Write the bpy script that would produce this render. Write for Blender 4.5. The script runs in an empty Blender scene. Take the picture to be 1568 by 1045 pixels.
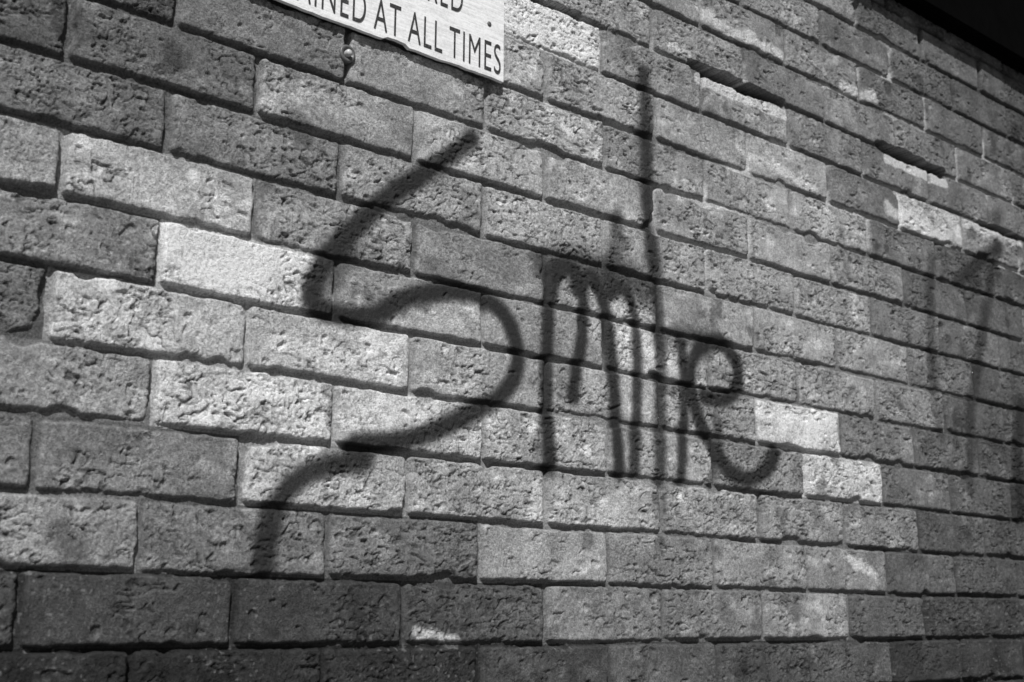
import bpy, math, numpy as np, random
from mathutils import Vector, Matrix
random.seed(4); rng=np.random.default_rng(11)
scene=bpy.context.scene
H=1.45            # height of the reference bed joint above the pavement
L=0.225; P=0.0748 # brick pitch, course pitch
# ---------------------------------------------------------------- camera
W0,H0=1568.,1045.
f=1920.; cx,cy=W0/2,H0/2
d=np.array([3050-cx,-(960-cy),-f]); d/=np.linalg.norm(d)
xv=49.; yv=(f*f+xv*(3050-cx))/(960-cy)
v=np.array([xv,yv,-f]); v/=np.linalg.norm(v)
n=np.cross(v,d); n/=np.linalg.norm(n)
lam=6.597e-4
C0=np.array([210-cx,-(876-cy),-f])*lam
R=np.array([d,n,v])                 # world = R @ cam
cam_pos=-(R@C0)+np.array([0,0,H])
camd=bpy.data.cameras.new("camera"); cam=bpy.data.objects.new("camera",camd)
scene.collection.objects.link(cam); scene.camera=cam
M=Matrix([[*R[0],cam_pos[0]],[*R[1],cam_pos[1]],[*R[2],cam_pos[2]],[0,0,0,1]])
cam.matrix_world=M
camd.sensor_width=36; camd.lens=f*36/W0; camd.clip_start=0.01; camd.clip_end=2000
camd.dof.use_dof=True; camd.dof.focus_distance=1.62; camd.dof.aperture_fstop=8
def wp(px,py,y=0.0):
    """measured photo position -> wall coordinates (x, z above reference joint)"""
    r=R@np.array([px-cx,-(py-cy),-f]); t=(y-cam_pos[1])/r[1]
    q=cam_pos+r*t; return q[0],q[2]-H
# ---------------------------------------------------------------- noise
T=rng.random((24,256,256)).astype(np.float32)
def vn(x,y,s):
    x0=np.floor(x); y0=np.floor(y); fx=x-x0; fy=y-y0
    xi=x0.astype(np.int32)&255; yi=y0.astype(np.int32)&255
    u=fx*fx*fx*(fx*(fx*6-15)+10); w=fy*fy*fy*(fy*(fy*6-15)+10)
    t=T[s%24]; x1=(xi+1)&255; y1=(yi+1)&255
    a=t[xi,yi]; b=t[x1,yi]; c=t[xi,y1]; e=t[x1,y1]
    return ((a+(b-a)*u)*(1-w)+(c+(e-c)*u)*w)*2-1
def fbm(x,y,s,o=3):
    r=0;a=1;t=0
    for i in range(o):
        xr_=x*.8-y*.6 if i%2 else x; yr_=x*.6+y*.8 if i%2 else y
        r=r+a*vn(xr_*2**i+13.7*i,yr_*2**i+5.1*i,(s+i)%24); t+=a; a*=.5
    return r/t
def ss(a,b,x):
    t=np.clip((x-a)/(b-a),0,1); return t*t*(3-2*t)
# ---------------------------------------------------------------- wall grid
xs=[-2.0]
while xs[-1]<5.0:
    x=xs[-1]
    if x<-0.26 or x>2.15: st=.014
    else: st=.0011+max(0,x)*.0008
    xs.append(x+st)
xs=np.array(xs,dtype=np.float32)
ztop=wp(1568,115)[1]
zs=[-H]
while zs[-1]<ztop:
    z=zs[-1]; zs.append(z+(.014 if z<-0.20 else .0013))
zs[-1]=ztop
zs=np.array(zs,dtype=np.float32)
X,Z=np.meshgrid(xs,zs); nz,nx=X.shape
Xd=X+.0018*fbm(X*9,Z*9,0,3)+.0006*vn(X*90,Z*90,5)
Zd=Z+.0022*fbm(X*5+9,Z*9+4,2,3)+.0006*vn(X*90+7,Z*90,6)
row=np.floor(Zd/P).astype(np.int32)
off=np.where(row%2==0,0.0,0.5)
rj=rng.normal(0,.010,200)           # row offset
u=Xd/L-off+rj[(row+60)%200]
col=np.floor(u).astype(np.int32)
lu=(u-col)*L; lz=Zd-row*P
NR,NC=64,64
ri=(row+24)%NR; ci=(col+14)%NC
def tab(scale,loc=0): return rng.normal(loc,scale,(NR,NC)).astype(np.float32)
jw=.0030
el=jw+np.abs(tab(.0012)); er=jw+np.abs(tab(.0012)); eb=jw*.85+np.abs(tab(.0008)); et=jw*.85+np.abs(tab(.0009))
dx=np.minimum(lu-el[ri,ci], L-lu-er[ri,ci]); dz=np.minimum(lz-eb[ri,ci],P-lz-et[ri,ci])
r0=.005
ax=np.maximum(r0-dx,0); az=np.maximum(r0-dz,0)
sd=np.where((dx>r0)|(dz>r0),np.minimum(dx,dz),r0-np.sqrt(ax*ax+az*az))
chip=fbm(X*60,Z*60,8,3)
sd=sd+.0018*chip-np.maximum(0,fbm(X*22+3,Z*22,11,2)-.40)*.018
brick=ss(-.0006,.0010,sd)            # 1 on brick, 0 mortar
rnd=ss(-.001,.0045,sd)               # rounding
# creased face
amt=np.clip(tab(.30,.55),.28,1.0)[ri,ci]
wx=X+.007*fbm(X*45,Z*60,3,2); wz=Z+.007*fbm(X*45+31,Z*60+8,5,2)
c1=fbm(wx*60+ci*3.3,wz*118+ri*1.7,9,2)
c2=fbm(wx*120+50+ci,wz*170+ri*2.1,12,2)
msk=ss(-.22,.18,fbm(X*16+5,Z*20,15,2)+(amt-.5)*1.1)
brk=ss(-.35,.1,fbm(X*75+3,Z*75+60,7,2))
cre=(1-ss(.01,.12,np.abs(c1)))*msk*brk
cre2=(1-ss(.0,.13,np.abs(c2+.15)))*ss(-.05,.3,fbm(X*20+15,Z*26,17,2)+(amt-.5))
pit=ss(.36,.56,fbm(X*135,Z*165,19,2))*(.3+.7*msk)
bigpit=ss(.56,.68,fbm(X*52+71,Z*70+3,7,2))
rough=fbm(X*230,Z*230,20,2)
flake=ss(-.02,.05,c1)*msk
scr=ss(.55,.7,fbm(X*160+3,Z*22,14,2))*ss(.0,.4,fbm(X*9+7,Z*9+50,1,2))   # vertical scratches
ht=-.0030*(1-rnd)**2 + tab(.0008)[ri,ci] + (lu/L-.5)*tab(.0012)[ri,ci]+(lz/P-.5)*tab(.0008)[ri,ci]
ht=ht-.0023*cre-.0012*cre2-.0012*pit-.0023*bigpit+.00034*rough-.0008*flake-.0007*scr+.0010*fbm(X*14,Z*14,22,2)
md=-.0064+.0026*fbm(X*6,Z*8,1,3)+.0009*fbm(X*120,Z*120,4,3)
md=md-.004*ss(.15,.5,fbm(X*9+33,Z*14,14,2))
Y=md+(ht-md)*brick
# missing mortar slots and pale patches -------------------------------------------------
def seg(ax_,az_,bx,bz,rad,arr_fn):
    m=rad*1.0
    i0=max(0,np.searchsorted(zs,min(az_,bz)-m)); i1=np.searchsorted(zs,max(az_,bz)+m)
    j0=max(0,np.searchsorted(xs,min(ax_,bx)-m)); j1=np.searchsorted(xs,max(ax_,bx)+m)
    if i1<=i0 or j1<=j0: return
    xx=X[i0:i1,j0:j1]; zz=Z[i0:i1,j0:j1]
    vx,vz=bx-ax_,bz-az_; l2=vx*vx+vz*vz+1e-12
    t=np.clip(((xx-ax_)*vx+(zz-az_)*vz)/l2,0,1)
    arr_fn((slice(i0,i1),slice(j0,j1)),np.hypot(xx-ax_-t*vx,zz-az_-t*vz),t)
slotn=.0045*fbm(X*34,Z*50,6,4)
slot=np.zeros_like(X)
def snap(z): return round(z/P)*P
slots=[]
for (a,b,rad,sn) in [((1062,120),(1200,190),.0120,1),((1348,188),(1446,255),.0125,1),((778,4),(890,42),.007,1),((1500,325),(1560,350),.008,1)]:
    (x0,z0),(x1,z1)=wp(*a),wp(*b); zc=snap((z0+z1)/2) if sn else (z0+z1)/2; slots.append((x0,x1,zc,rad))
    def fn(s,D,t,rad=rad):
        rr_=rad*(.8+.2*np.sin(3.14*np.clip(t*1.2,0,1))); slot[s]=np.maximum(slot[s],1-ss(rr_-.0012,rr_+.0012,D+slotn[s]))
    seg(x0,zc,x1,zc,.035,fn)
Y=Y*(1-slot)+(-.048)*slot
# ---------------------------------------------------------------- tone per brick: brick colour plus vignette fall-off painted into edges and corners
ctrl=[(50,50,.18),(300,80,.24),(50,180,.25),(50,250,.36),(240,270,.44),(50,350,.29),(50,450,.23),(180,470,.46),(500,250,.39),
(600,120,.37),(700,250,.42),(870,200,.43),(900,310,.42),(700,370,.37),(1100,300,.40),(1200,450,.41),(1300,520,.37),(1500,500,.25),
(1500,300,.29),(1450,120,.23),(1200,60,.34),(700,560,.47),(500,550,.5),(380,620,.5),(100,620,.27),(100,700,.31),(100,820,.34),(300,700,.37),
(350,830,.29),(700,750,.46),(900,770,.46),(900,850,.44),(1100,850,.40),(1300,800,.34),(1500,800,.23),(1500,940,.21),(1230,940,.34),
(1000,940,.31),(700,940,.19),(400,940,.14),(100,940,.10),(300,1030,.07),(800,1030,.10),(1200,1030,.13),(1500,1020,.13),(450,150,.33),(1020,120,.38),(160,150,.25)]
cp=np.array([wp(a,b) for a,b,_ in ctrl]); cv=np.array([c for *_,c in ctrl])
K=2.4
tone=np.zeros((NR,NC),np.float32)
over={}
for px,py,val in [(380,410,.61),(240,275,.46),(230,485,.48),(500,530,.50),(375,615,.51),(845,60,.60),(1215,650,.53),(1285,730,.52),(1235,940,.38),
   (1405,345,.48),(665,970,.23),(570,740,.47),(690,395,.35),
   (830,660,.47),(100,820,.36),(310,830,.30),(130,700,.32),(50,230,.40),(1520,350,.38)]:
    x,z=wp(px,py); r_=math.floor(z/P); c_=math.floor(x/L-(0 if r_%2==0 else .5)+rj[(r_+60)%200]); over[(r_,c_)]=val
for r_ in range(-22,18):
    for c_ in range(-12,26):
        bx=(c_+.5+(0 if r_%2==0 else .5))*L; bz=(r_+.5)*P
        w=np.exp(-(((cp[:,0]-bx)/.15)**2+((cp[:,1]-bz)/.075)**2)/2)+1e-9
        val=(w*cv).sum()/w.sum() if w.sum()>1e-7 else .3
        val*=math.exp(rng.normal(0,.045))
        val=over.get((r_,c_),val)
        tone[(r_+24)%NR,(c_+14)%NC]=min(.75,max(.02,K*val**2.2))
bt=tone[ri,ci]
x1c,_=wp(900,200)
whitem=ss(.05,.3,fbm(X*7+21,Z*12+3,13,3))*ss(x1c-.15,x1c+.2,X)*ss(.35,.6,Z)
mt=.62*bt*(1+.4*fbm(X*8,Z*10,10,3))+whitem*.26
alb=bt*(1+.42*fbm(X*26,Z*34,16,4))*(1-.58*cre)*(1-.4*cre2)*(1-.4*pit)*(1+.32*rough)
alb=alb*(.85+.22*ss(0,.010,sd))
alb=alb*(1-.5*ss(.40,.65,fbm(X*18+91,Z*18+2,18,4)))            # grime spots
alb=alb*(1-.22*ss(.0,.5,fbm(X*5+1,Z*6+2,20,3)))               # broad staining
alb=alb*(1+.5*ss(.25,.6,fbm(X*30+11,Z*44+2,5,4)))            # pale scuffs
# pale spatters / worn white paint
pale=np.zeros_like(X); pn=fbm(X*55,Z*70,2,4)
for a,b,rad in [((1130,225),(1250,290),.008),((1075,22),(1195,85),.011),
                  ((1305,860),(1340,880),.007),((640,968),(700,982),.005),((780,12),(905,70),.020),((1360,322),(1445,365),.012),((1480,340),(1560,372),.010),
                  ((265,365),(470,410),.020),((1165,630),(1265,655),.012),((1290,130),(1340,150),.010),((420,520),(600,560),.010)]:
    (x0,z0),(x1,z1)=wp(*a),wp(*b)
    def fn(s,D,t,rad=rad): pale[s]=np.maximum(pale[s],1-ss(rad*.4,rad*1.6,D+rad*1.3*pn[s]))
    seg(x0,z0,x1,z1,.06,fn)
for (x0,x1,zc,rad) in slots[:2]:
    def fn(s,D,t): pale[s]=np.maximum(pale[s],1-ss(.008,.011,D+.004*pn[s]))
    seg(x0+.01,zc-rad-.009,x1,zc-rad-.009,.04,fn)
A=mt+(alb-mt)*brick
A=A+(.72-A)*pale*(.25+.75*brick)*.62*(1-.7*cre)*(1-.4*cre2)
A=np.clip(A*(1-.9*slot),.006,.8)  # slot recesses: deep shade painted into the albedo
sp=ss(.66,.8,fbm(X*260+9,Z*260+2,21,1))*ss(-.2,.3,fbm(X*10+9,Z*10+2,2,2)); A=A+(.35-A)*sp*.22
# ---------------------------------------------------------------- graffiti density
G=np.zeros_like(X)
gn=fbm(X*30,Z*30,4,3)
def crom(pts,k=8):
    p=[pts[0]]+list(pts)+[pts[-1]]; out=[]
    for i in range(1,len(p)-2):
        a,b,c,e=[np.array(q,float) for q in p[i-1:i+3]]
        for j in range(k):
            t=j/k; out.append(.5*((2*b)+(-a+c)*t+(2*a-5*b+4*c-e)*t*t+(-a+3*b-3*c+e)*t**3))
    out.append(np.array(p[-2],float)); return out
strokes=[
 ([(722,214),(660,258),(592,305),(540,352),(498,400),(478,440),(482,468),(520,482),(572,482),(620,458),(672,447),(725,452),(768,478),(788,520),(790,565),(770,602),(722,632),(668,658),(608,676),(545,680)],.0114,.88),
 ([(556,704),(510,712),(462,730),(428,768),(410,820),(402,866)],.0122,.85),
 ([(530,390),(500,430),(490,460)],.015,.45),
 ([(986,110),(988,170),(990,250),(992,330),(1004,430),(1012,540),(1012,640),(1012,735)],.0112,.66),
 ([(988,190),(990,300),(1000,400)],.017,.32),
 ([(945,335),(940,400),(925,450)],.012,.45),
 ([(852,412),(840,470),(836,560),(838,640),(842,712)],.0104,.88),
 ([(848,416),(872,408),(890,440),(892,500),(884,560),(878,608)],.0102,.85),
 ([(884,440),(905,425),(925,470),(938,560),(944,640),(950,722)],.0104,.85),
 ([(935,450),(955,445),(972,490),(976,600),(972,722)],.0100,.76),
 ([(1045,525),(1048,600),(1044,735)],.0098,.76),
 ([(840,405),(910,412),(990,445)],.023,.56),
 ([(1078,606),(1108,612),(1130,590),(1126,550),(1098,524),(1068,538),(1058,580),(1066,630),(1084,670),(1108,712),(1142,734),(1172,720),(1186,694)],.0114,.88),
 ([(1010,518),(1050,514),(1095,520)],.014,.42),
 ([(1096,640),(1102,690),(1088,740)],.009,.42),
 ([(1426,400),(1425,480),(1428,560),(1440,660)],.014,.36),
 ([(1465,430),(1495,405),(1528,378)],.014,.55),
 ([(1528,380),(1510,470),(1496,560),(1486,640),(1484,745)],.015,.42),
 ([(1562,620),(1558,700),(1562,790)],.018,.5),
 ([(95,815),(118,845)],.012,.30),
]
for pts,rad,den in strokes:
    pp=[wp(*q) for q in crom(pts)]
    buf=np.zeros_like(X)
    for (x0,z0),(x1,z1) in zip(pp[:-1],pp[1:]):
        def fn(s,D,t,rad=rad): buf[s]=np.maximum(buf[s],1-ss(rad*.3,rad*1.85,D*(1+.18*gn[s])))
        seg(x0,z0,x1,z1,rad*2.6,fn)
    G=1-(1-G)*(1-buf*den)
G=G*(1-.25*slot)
# ---------------------------------------------------------------- meshes
def grid_mesh(name,Xa,Ya,Za,attrs,mask=None):
    nz,nx=Xa.shape
    idx=np.arange(nz*nx,dtype=np.int32).reshape(nz,nx)
    q=np.stack([idx[:-1,:-1],idx[:-1,1:],idx[1:,1:],idx[1:,:-1]],-1).reshape(-1,4)
    co=np.stack([Xa,Ya,Za],-1).reshape(-1,3).astype(np.float32)
    at={k:a.reshape(-1).astype(np.float32) for k,a in attrs.items()}
    if mask is not None:
        q=q[mask.reshape(-1)[q].any(1)]
        used=np.unique(q); remap=np.full(nz*nx,-1,np.int32); remap[used]=np.arange(len(used)); q=remap[q]; co=co[used]
        at={k:a[used] for k,a in at.items()}
    me=bpy.data.meshes.new(name)
    me.vertices.add(len(co)); me.vertices.foreach_set("co",co.ravel())
    me.loops.add(q.size); me.loops.foreach_set("vertex_index",q.ravel().astype(np.int32))
    me.polygons.add(len(q)); me.polygons.foreach_set("loop_start",np.arange(0,q.size,4,dtype=np.int32))
    me.polygons.foreach_set("use_smooth",np.ones(len(q),dtype=bool))
    me.update(calc_edges=True)
    for k,a in at.items():
        t=me.attributes.new(k,'FLOAT','POINT'); t.data.foreach_set("value",a)
    return me
def newmat(name):
    m=bpy.data.materials.new(name); m.use_nodes=True; nt=m.node_tree
    return m,nt,nt.nodes["Principled BSDF"],nt.nodes["Material Output"]
def N(nt,t,**k):
    x=nt.nodes.new(t)
    for a,b in k.items(): setattr(x,a,b)
    return x
def math_(nt,op,a,b=None,c=None):
    x=N(nt,'ShaderNodeMath',operation=op)
    for i,s in enumerate([a,b,c]):
        if s is None: continue
        if isinstance(s,(int,float)): x.inputs[i].default_value=s
        else: nt.links.new(s,x.inputs[i])
    return x.outputs[0]
def noise(nt,scale,detail=4,rough=.6,vec=None,sc=None):
    tc=N(nt,'ShaderNodeTexCoord'); o=tc.outputs['Object']
    if sc:
        mp=N(nt,'ShaderNodeMapping'); mp.inputs['Scale'].default_value=sc; nt.links.new(o,mp.inputs[0]); o=mp.outputs[0]
    x=N(nt,'ShaderNodeTexNoise'); x.inputs['Scale'].default_value=scale; x.inputs['Detail'].default_value=detail; x.inputs['Roughness'].default_value=rough
    nt.links.new(o,x.inputs['Vector']); return x.outputs['Fac']
def grey(nt,s):
    c=N(nt,'ShaderNodeCombineColor')
    for i in range(3): nt.links.new(s,c.inputs[i])
    return c.outputs[0]
def bump(nt,s,strength,dist):
    b=N(nt,'ShaderNodeBump'); b.inputs['Strength'].default_value=strength; b.inputs['Distance'].default_value=dist
    nt.links.new(s,b.inputs['Height']); return b.outputs[0]
m,nt,bs,out=newmat("weathered_brick")
a=N(nt,'ShaderNodeAttribute',attribute_name="alb").outputs['Fac']
n1=noise(nt,380,4,.7); n2=noise(nt,1100,2,.6)
f1=math_(nt,'MAXIMUM',math_(nt,'MULTIPLY_ADD',n1,2.6,-.3),.15); f2=math_(nt,'MULTIPLY_ADD',n2,1.1,.45)
c=math_(nt,'MULTIPLY',math_(nt,'MULTIPLY',a,f1),f2)
c=math_(nt,'MINIMUM',c,.8)
nt.links.new(grey(nt,c),bs.inputs['Base Color'])
bs.inputs['Roughness'].default_value=.85; bs.inputs['Specular IOR Level'].default_value=.2
h=math_(nt,'ADD',n1,math_(nt,'MULTIPLY',n2,.4))
nt.links.new(bump(nt,h,1.0,.0018),bs.inputs['Normal'])
brickmat=m
wall=bpy.data.objects.new("brick_wall",None); scene.collection.objects.link(wall)
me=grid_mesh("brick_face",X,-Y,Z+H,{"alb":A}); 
me.materials.append(brickmat)
face=bpy.data.objects.new("brick_face",me); scene.collection.objects.link(face); face.parent=wall
# spray paint film
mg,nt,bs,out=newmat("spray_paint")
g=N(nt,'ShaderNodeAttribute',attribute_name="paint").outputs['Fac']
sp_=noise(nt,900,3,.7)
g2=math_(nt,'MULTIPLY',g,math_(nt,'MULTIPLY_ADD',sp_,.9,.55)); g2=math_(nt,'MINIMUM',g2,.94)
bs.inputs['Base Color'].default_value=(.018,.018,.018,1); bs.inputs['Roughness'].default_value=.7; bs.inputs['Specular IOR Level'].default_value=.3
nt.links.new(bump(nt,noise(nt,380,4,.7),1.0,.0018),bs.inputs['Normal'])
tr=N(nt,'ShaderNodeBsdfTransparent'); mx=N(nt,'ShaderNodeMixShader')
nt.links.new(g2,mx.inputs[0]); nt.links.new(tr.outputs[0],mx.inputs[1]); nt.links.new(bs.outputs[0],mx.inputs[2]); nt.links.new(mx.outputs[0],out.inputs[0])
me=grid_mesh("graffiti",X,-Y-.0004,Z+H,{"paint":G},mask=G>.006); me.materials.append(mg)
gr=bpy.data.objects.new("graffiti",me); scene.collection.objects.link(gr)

def box(name,x0,x1,y0,y1,z0,z1,mat,parent=None,bev=0):
    import bmesh
    bm=bmesh.new(); bmesh.ops.create_cube(bm,size=1)
    for q in bm.verts: q.co=Vector(((x0+x1)/2+q.co.x*(x1-x0),(y0+y1)/2+q.co.y*(y1-y0),(z0+z1)/2+q.co.z*(z1-z0)))
    if bev: bmesh.ops.bevel(bm,geom=bm.edges[:],offset=bev,segments=2,affect='EDGES')
    me=bpy.data.meshes.new(name); bm.to_mesh(me); bm.free(); me.materials.append(mat)
    o=bpy.data.objects.new(name,me); scene.collection.objects.link(o); o.parent=parent; return o
def simple(name,val,rough=.8,ns=30,amp=.5,bs_=.0,spec=.5):
    m,nt,b,out=newmat(name); q=noise(nt,ns,6,.6)
    nt.links.new(grey(nt,math_(nt,'MULTIPLY',math_(nt,'MULTIPLY_ADD',q,amp*2,1-amp),val)),b.inputs['Base Color'])
    b.inputs['Roughness'].default_value=rough; b.inputs['Specular IOR Level'].default_value=spec
    if bs_: nt.links.new(bump(nt,q,.5,bs_),b.inputs['Normal'])
    return m
core_m=simple("brick_core",.2)
box("core",-2,5,.06,.26,0,ztop+H-.002,core_m,wall)
# ---------------------------------------------------------------- eaves
eav=bpy.data.objects.new("roof_eaves",None); scene.collection.objects.link(eav)
dk=simple("black_bitumen_paint",.003,.95,40,.3,.001,.0)
tile=simple("roof_felt",.012,.95,200,.4,.002,.1)
zt=ztop+H
box("soffit",-2,5,-.020,.26,zt+.004,zt+.022,dk,eav,.002)
box("fascia",-2,5,-.040,-.022,zt-.001,zt+.30,dk,eav,.003)
box("roof_deck",-2,5,-.07,.6,zt+.302,zt+.325,tile,eav,.004)
# ---------------------------------------------------------------- sign
import bmesh
sg=bpy.data.objects.new("wall_sign",None); scene.collection.objects.link(sg)
yS=-.009
xr,zb=wp(771,126,yS)
m,nt,b,out=newmat("white_sign_paint")
q1=noise(nt,26,6,.7,sc=(1,1,12)); q2=noise(nt,260,5,.7)
w=math_(nt,'MULTIPLY_ADD',q1,.9,.40); w=math_(nt,'MULTIPLY',w,math_(nt,'MULTIPLY_ADD',q2,.6,.7))
w=math_(nt,'MULTIPLY',w,.92)
nt.links.new(grey(nt,math_(nt,'MINIMUM',w,.85)),b.inputs['Base Color']); b.inputs['Roughness'].default_value=.5
nt.links.new(bump(nt,math_(nt,'ADD',q1,q2),.5,.0010),b.inputs['Normal'])
signm=m
bm=bmesh.new(); pts=[]
k=90; wS=.62; hS=.26
e=0
for i in range(k+1):
    t=i/k; x=xr-wS+wS*t
    e=e*.75+random.uniform(-.0006,.0006)
    ee=e+(.004 if .165<xr-x<.195 else 0)
    pts.append((x,zb+ee))
for i in range(1,31): pts.append((xr+random.uniform(-.0003,.0003),zb+hS*i/30))
pts.append((xr-wS,zb+hS))
lo=[bm.verts.new((x,yS,z+H)) for x,z in pts]; hi=[bm.verts.new((x,yS+.006,z+H)) for x,z in pts]
bm.faces.new(lo)
bm.faces.new(hi[::-1])
for i in range(len(pts)):
    j=(i+1)%len(pts); bm.faces.new((lo[j],lo[i],hi[i],hi[j]))
bmesh.ops.recalc_face_normals(bm,faces=bm.faces[:])
me=bpy.data.meshes.new("board"); bm.to_mesh(me); bm.free(); me.materials.append(signm)
o=bpy.data.objects.new("board",me); scene.collection.objects.link(o); o.parent=sg
lm,nt,b,out=newmat("sign_lettering")
q=noise(nt,300,6,.75); 
rr=N(nt,'ShaderNodeMapRange'); rr.inputs[1].default_value=.56; rr.inputs[2].default_value=.72; rr.inputs[3].default_value=.03; rr.inputs[4].default_value=.45
nt.links.new(q,rr.inputs[0]); nt.links.new(grey(nt,rr.outputs[0]),b.inputs['Base Color']); b.inputs['Roughness'].default_value=.6
def tmesh(s):
    cu=bpy.data.curves.new("t",'FONT'); cu.body=s; cu.size=1; cu.extrude=.004; cu.space_character=1.14; cu.space_word=.7; cu.offset=-.010
    o=bpy.data.objects.new("t",cu); scene.collection.objects.link(o)
    bpy.context.view_layer.update()
    dg=bpy.context.evaluated_depsgraph_get(); me=bpy.data.meshes.new_from_object(o.evaluated_get(dg))
    bpy.data.objects.remove(o); return me
def ext(me):
    c=np.empty(len(me.vertices)*3,np.float32); me.vertices.foreach_get("co",c); c=c.reshape(-1,3); return c.min(0),c.max(0)
mref=tmesh("AT ALL TIMES"); mn,mxx=ext(mref)
xa,_=wp(572,45,yS); xb,_=wp(766,108,yS)
sx=(xb-xa)/(mxx[0]-mn[0])
_,zbase=wp(752,110,yS); _,zcap=wp(752,66,yS)
mc=tmesh("E"); a0,a1=ext(mc); sz=(zcap-zbase)/(a1[1]-a0[1])
def place(s,nm,xright,zb_):
    me=tmesh(s); lo_,hi_=ext(me); me.name=nm
    for vtx in me.vertices:
        c=vtx.co; vtx.co=Vector((xright+(c.x-hi_[0])*sx, yS-.0006-(c.z)*.1, zb_+H+c.y*sz))
    me.materials.clear(); me.materials.append(lm)
    o=bpy.data.objects.new(nm,me); scene.collection.objects.link(o); o.parent=sg
place("MAINTAINED AT ALL TIMES","lettering_lower",xb,zbase)
x1_,z1_=wp(708,22,yS)
place("ACCESS REQUIRED","lettering_upper",x1_,z1_)
metal=simple("rusty_steel",.10,.45,300,.5,.0005)
metal2=simple("worn_steel",.45,.35,300,.4,.0003); 
def lathe(name,x,z,y0,prof,mat,parent=None,seg_=28):
    bm=bmesh.new(); rings=[]
    for r_,h_ in prof:
        rings.append([bm.verts.new((x+r_*math.cos(2*math.pi*i/seg_),y0-h_,z+H+r_*math.sin(2*math.pi*i/seg_))) for i in range(seg_)])
    for A_,B_ in zip(rings[:-1],rings[1:]):
        for i in range(seg_):
            j=(i+1)%seg_; bm.faces.new((A_[i],A_[j],B_[j],B_[i]))
    bm.faces.new(rings[-1]); bmesh.ops.recalc_face_normals(bm,faces=bm.faces[:])
    for fc in bm.faces: fc.smooth=True
    me=bpy.data.meshes.new(name); bm.to_mesh(me); bm.free(); me.materials.append(mat)
    o=bpy.data.objects.new(name,me); scene.collection.objects.link(o); o.parent=parent; return o
xq,zq=wp(749,37,yS); lathe("screw",xq,zq,yS,[(.0035,-.001),(.0035,.0008),(.002,.0014),(.0005,.0014)],metal,sg)
bolt=bpy.data.objects.new("wall_bolt",None); scene.collection.objects.link(bolt)
xq,zq=wp(533,82,-.003)
lathe("washer",xq,zq,.004,[(.0115,-.004),(.0115,.006),(.0105,.0075),(.0072,.0075),(.0068,.005),(.004,.005)],metal,bolt)
lathe("stud",xq,zq,.0,[(.0045,-.004),(.0045,.006),(.003,.008),(.0005,.0085)],metal2,bolt)
# ---------------------------------------------------------------- ground
gm=simple("ground_asphalt",.05,.9,60,.4,.004); pm=simple("paving",.22,.85,25,.3,.003); km=simple("kerb_stone",.3,.8,40,.3,.003)
me=bpy.data.meshes.new("ground"); me.from_pydata([(-400,-400,-.12),(400,-400,-.12),(400,400,-.12),(-400,400,-.12)],[],[(0,1,2,3)]); me.materials.append(gm)
scene.collection.objects.link(bpy.data.objects.new("ground",me))
pv=bpy.data.objects.new("pavement",None); scene.collection.objects.link(pv)
for i in range(24):
    for j in range(3):
        box(f"slab_{i}_{j}",-4+i*.6+.004,-4+(i+1)*.6-.004,-.02-(j+1)*.6+.004,-.02-j*.6-.004,-.05,0,pm,pv,.004)
box("kerb",-4,10.4,-1.98,-1.83,-.12,.0,km,pv,.01)
# ---------------------------------------------------------------- light
sd_=Vector((-.42,-.54,.72)).normalized()
el_=math.asin(sd_.z); az_=math.atan2(sd_.x,sd_.y)
sl=bpy.data.lights.new("sun",'SUN'); sl.energy=5.0; sl.angle=math.radians(1.2); sl.color=(1,1,1)
so=bpy.data.objects.new("sun",sl); scene.collection.objects.link(so); so.rotation_euler=sd_.to_track_quat('Z','Y').to_euler()
wd=bpy.data.worlds.new("World"); scene.world=wd; wd.use_nodes=True; nt=wd.node_tree
sk=N(nt,'ShaderNodeTexSky',sky_type='NISHITA'); sk.sun_disc=False; sk.sun_elevation=el_; sk.sun_rotation=az_
bw=N(nt,'ShaderNodeRGBToBW'); nt.links.new(sk.outputs[0],bw.inputs[0]); nt.links.new(bw.outputs[0],nt.nodes['Background'].inputs[0]); nt.nodes['Background'].inputs[1].default_value=.05
scene.view_settings.view_transform='Standard'; scene.view_settings.look='None'; scene.view_settings.exposure=0
